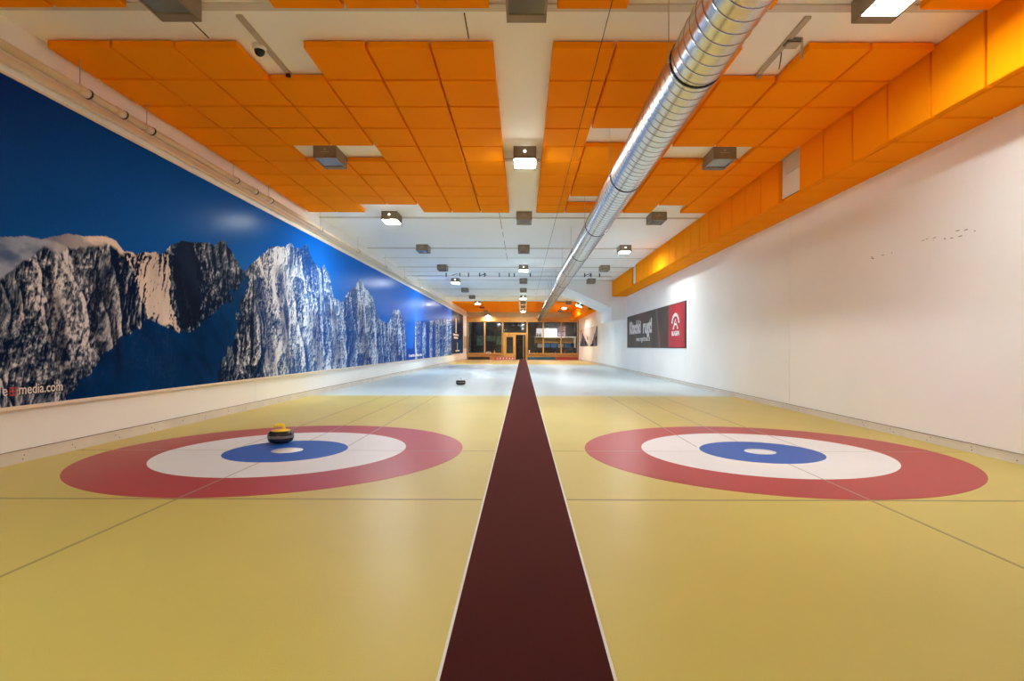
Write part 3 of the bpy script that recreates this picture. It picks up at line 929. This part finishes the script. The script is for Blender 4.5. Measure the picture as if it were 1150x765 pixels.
window(4, 0.37, 1.72, 0.52, 3.22); window(5, 1.72, 3.22, 0.52, 3.22); window(6, 3.22, 4.62, 0.52, 3.22)
dm = MB().box(-1.64, -1.54, YE - 0.02, YE + 0.13, 0, 2.22).box(0.24, 0.34, YE - 0.02, YE + 0.13, 0, 2.22).box(-1.54, 0.24, YE - 0.02, YE + 0.13, 2.10, 2.22).box(-0.66, -0.58, YE - 0.02, YE + 0.13, 0, 2.10)
door = struct(dm.build('door_1', M_wood), 'pine double door with one leaf open')
lf = MB().box(-1.54, -1.36, YE + 0.03, YE + 0.08, 0, 2.10).box(-0.80, -0.66, YE + 0.03, YE + 0.08, 0, 2.10).box(-1.36, -0.80, YE + 0.03, YE + 0.08, 0, 0.55).box(-1.36, -0.80, YE + 0.03, YE + 0.08, 1.92, 2.10)
leaf = lf.build('closed_leaf', M_wood, door)
MB().box(-1.36, -0.80, YE + 0.05, YE + 0.06, 0.55, 1.92).build('leaf_pane', M_glass, leaf)
MB().box(-0.72, -0.70, YE - 0.01, YE + 0.03, 1.0, 1.06).box(-0.82, -0.70, YE - 0.02, YE - 0.01, 1.04, 1.06).build('door_handle', M_dark, leaf)
ol = MB().box(0.05, 0.10, YE + 0.15, YE + 0.95, 0, 2.08).build('open_leaf', M_wood, door)

YR = YE + 4.2
struct(MB().box(XL, XR, YE + 0.15, YR, -0.2, 0).build('floor_clubroom', M_roomdark))
struct(MB().box(XL, XR, YE + 0.15, YR, 3.45, 3.6).build('ceiling_clubroom', M_room))
struct(MB().box(XL, XR, YR, YR + 0.15, 0, 3.6).build('wall_clubroom', M_roomdark))
# bar on the right
bar = thing('bar_counter', 'dark bar counter behind the right hand clubroom windows', 'counter', (2.9, YE + 1.6, 0))
MB().box(-1.9, 1.75, 0, 0.6, 0, 0.98).build('front', M_counter, bar)
MB().box(-1.95, 1.78, -0.06, 0.66, 0.98, 1.03).build('worktop', M_dark, bar)
for i, x in enumerate((1.55, 2.15, 2.75, 3.35, 3.95)):
    wht = i in (0, 3)
    tag(MB().box(x - 0.25, x + 0.22, YE + 1.75, YE + 2.1, 1.031, 1.36).box(x - 0.22, x + 0.19, YE + 1.72, YE + 1.75, 1.06, 1.30).build('bar_crate', M_screen if wht else M_blue),
        ('white' if wht else 'blue') + ' box on the dark bar counter, ' + ('leftmost', 'second from the left', 'in the middle', 'second from the right', 'rightmost')[i], 'box', 'boxes on the bar counter')
wp = thing('wall_shelf', 'pine wall panel with a long white shelf above the bar', 'shelf', (2.9, YR - 0.05, 0))
MB().box(-1.8, 1.95, -0.03, 0.05, 1.45, 1.95).build('panel', M_woodh, wp)
MB().box(-1.8, 1.95, -0.35, 0.05, 1.95, 2.02).build('shelf_board', M_white, wp)
MB().box(1.78, 1.90, -0.35, -0.25, 0.55, 1.95).build('upright', M_white, wp)
tag(MB().box(1.25, 3.15, YR - 0.12, YR - 0.04, 2.03, 2.78).build('menu_board', M_screen), 'blank white board standing on the shelf above the bar', 'board')
for i in range(6):
    c_ = ((150, 130, 170), (96, 110, 170), (180, 150, 150), (110, 90, 110), (80, 90, 140), (170, 120, 100))[i]
    x = 3.24 + 0.23 * (i % 3); z = 2.04 + 0.48 * (i // 3)
    tag(MB().box(x, x + 0.20, YR - 0.09, YR - 0.05, z, z + 0.43).build('bar_picture', mat('picture_print', c_, 0.5, var=0.5, scale=6)),
        ('mauve', 'blue', 'pinkish', 'plum', 'dark blue', 'tan')[i] + ' little picture above the bar beside the white board', 'picture', 'pictures above the bar')
for i, x in enumerate((-1.40, -0.88, -0.40, 0.10)):
    t = thing('pendant_lamp', 'dark hanging lamp above the clubroom door, ' + ('leftmost of four', 'second from the left', 'third from the left', 'rightmost of four')[i], 'lamp', (x, YE + 2.4, 3.45), 'clubroom pendant lamps')
    MB().tube((0, 0, -0.40), (0, 0, 0), 0.008, 6).build('cord', M_dark, t)
    MB().lathe([(0.0, -0.38), (0.03, -0.40), (0.10, -0.46), (0.12, -0.56), (0.11, -0.56), (0.06, -0.50), (0.0, -0.48)], n=20).build('lamp_shade', M_dark, t)
t = thing('spot_reflection', 'white twin shape standing in for a spotlight reflection left of the door', 'lamp', (-1.95, YE + 2.2, 3.45))  # white shape stands in for a spotlight's reflection in the window
MB().tube((0, 0, -0.42), (0, 0, 0), 0.015, 8).build('stem', M_white, t)
for sx in (-1, 1):
    MB().tube((sx * 0.05, 0, -0.42), (sx * 0.24, -0.1, -0.50 + 0.06 * sx), 0.05, 12, 0.07).build('reflection_head', M_white, t)
M_room_fill = emit('clubroom_fill_light', (1.0, 0.90, 0.76), 48)  # added fill lights, hidden above the window beam, to brighten the clubroom
for i, x in enumerate((-3.0, 0.0, 2.2, 3.6)):
    t = thing('clubroom_fill_light', 'added fill light on the clubroom ceiling, ' + ('far left', 'behind the door', 'over the bar', 'at the right end of the bar')[i], 'ceiling light', (x, YE + 2.7, 3.45), 'added clubroom fill lights')
    MB().box(-0.3, 0.3, -0.15, 0.15, -0.02, 0).build('frame', M_white, t)
    MB().box(-0.27, 0.27, -0.12, 0.12, -0.028, -0.02).build('diffuser', M_room_fill if i > 1 else emit('clubroom_dim_%d' % i, (1.0, 0.86, 0.68), 5), t)
for i, x in enumerate((1.25, 2.0, 2.8, 3.6, 4.3)):
    t = thing('bar_stool', 'dark bar stool in front of the bar counter, ' + ('leftmost', 'second from the left', 'in the middle', 'second from the right', 'rightmost')[i], 'stool', (x, YE + 1.15, 0), 'bar stools behind the windows')
    MB().tube((0, 0, 0), (0, 0, 0.02), 0.19, 20).build('foot', M_dark, t)
    MB().tube((0, 0, 0.02), (0, 0, 0.72), 0.022, 10).build('post', M_rail, t)
    MB().tube((0, 0, 0.72), (0, 0, 0.79), 0.17, 20).build('seat', mat('stool_seat_%d' % i, ((60, 30, 26), (150, 70, 40))[i == 3], 0.6), t)
tag(MB().box(3.95, 4.5, YR - 0.06, YR - 0.045, 2.06, 3.2).build('dark_poster', M_dark), 'dark upright poster at the right end above the bar', 'poster')
BC = ((110, 40, 30), (40, 90, 60), (190, 170, 110), (60, 70, 120), (170, 160, 150))
for i in range(7):
    o = MB().lathe([(0, 0), (0.04, 0), (0.04, 0.19), (0.015, 0.26), (0.015, 0.33), (0, 0.33)], n=12).build('bar_bottle', mat('bottle_%d' % i, BC[i % 5], 0.25))
    o.location = (1.12 - 0.001 * i + (i - 7) * 0.10 + 0.62, YR - 0.32, 2.021)
    tag(o, ('first', 'second', 'third', 'fourth', 'fifth', 'sixth', 'seventh')[i] + ' bottle from the left on the white shelf above the bar', 'bottle', 'bottles on the bar shelf')
for i, (x, z, w_, h_) in enumerate(((-4.2, 1.2, 0.6, 0.9), (-3.3, 1.6, 0.8, 0.5), (-2.4, 1.3, 0.6, 0.8))):
    tag(MB().box(x, x + w_, YR - 0.04, YR, z, z + h_).build('room_picture', mat('dim_print', (96, 128, 100), 0.6, var=0.6, scale=6)),
        'dim picture on the dark clubroom wall, ' + ('leftmost', 'middle', 'rightmost')[i] + ' of three', 'picture', 'dim clubroom pictures')

# boards and oddments along the foot of the window wall
for i, (x0, x1, c_, nm) in enumerate(((-4.55, -2.75, (52, 44, 40), 'dark'), (-2.40, -0.72, (196, 96, 92), 'pink and white'), (0.42, 2.75, (40, 92, 118), 'teal'), (2.78, 4.60, (176, 62, 54), 'red'))):
    t = thing('sponsor_board', 'low ' + nm + ' board at the foot of the far window wall', 'board', ((x0 + x1) / 2, YE - 0.22, 0), 'low boards along the far wall')
    hw = (x1 - x0) / 2
    MB().box(-hw, hw, 0, 0.04, 0.02, 0.24).build('board', mat('board_' + nm.split()[0], c_, 0.5, var=0.15), t)
    MB().box(-hw, -hw + 0.1, -0.06, 0.10, 0, 0.02).build('foot', M_dark, t); MB().box(hw - 0.1, hw, -0.06, 0.10, 0, 0.02).build('foot', M_dark, t)
    if i == 1:
        st_ = MB()
        for q in range(6): st_.box(-hw + 0.25 + q * 0.25, -hw + 0.35 + q * 0.25, -0.003, 0, 0.08, 0.18)
        st_.build('white_print', M_text_white, t)
def bottle(x, m, label, s=1.0):
    o = MB().lathe([(0, 0), (0.045 * s, 0), (0.045 * s, 0.18), (0.018, 0.24), (0.018, 0.32), (0, 0.32)], (0, 0, 0), 16).build('bottle', m)
    o.location = (x, YE - 0.05, 0.52)
    return tag(o, label, 'bottle')
bottle(-2.36, M_yellow, 'small yellow bottle on the pine sill left of the door')
cl = MB()
cl.box(-0.22, 0.22, -0.04, 0.04, 0, 0.05); cl.path([(-0.2, 0, 0.05), (-0.12, 0, 0.12), (0, 0, 0.15), (0.12, 0, 0.12), (0.2, 0, 0.05)], 0.03, 8)
o = cl.build('sill_cloth', M_white); o.location = (-2.85, YE - 0.05, 0.52); tag(o, 'crumpled white cloth on the pine sill left of the yellow bottle', 'cloth')
o = MB().lathe([(0, 0), (0.10, 0), (0.12, 0.26), (0.10, 0.30), (0.0, 0.30)], n=20).build('waste_bin', M_pale); o.location = (0.55, YE - 0.0, 0.52)
o.location.y = YE - 0.06; o.scale = (0.45, 0.4, 1)
tag(o, 'small cream pot on the sill just right of the door', 'pot')
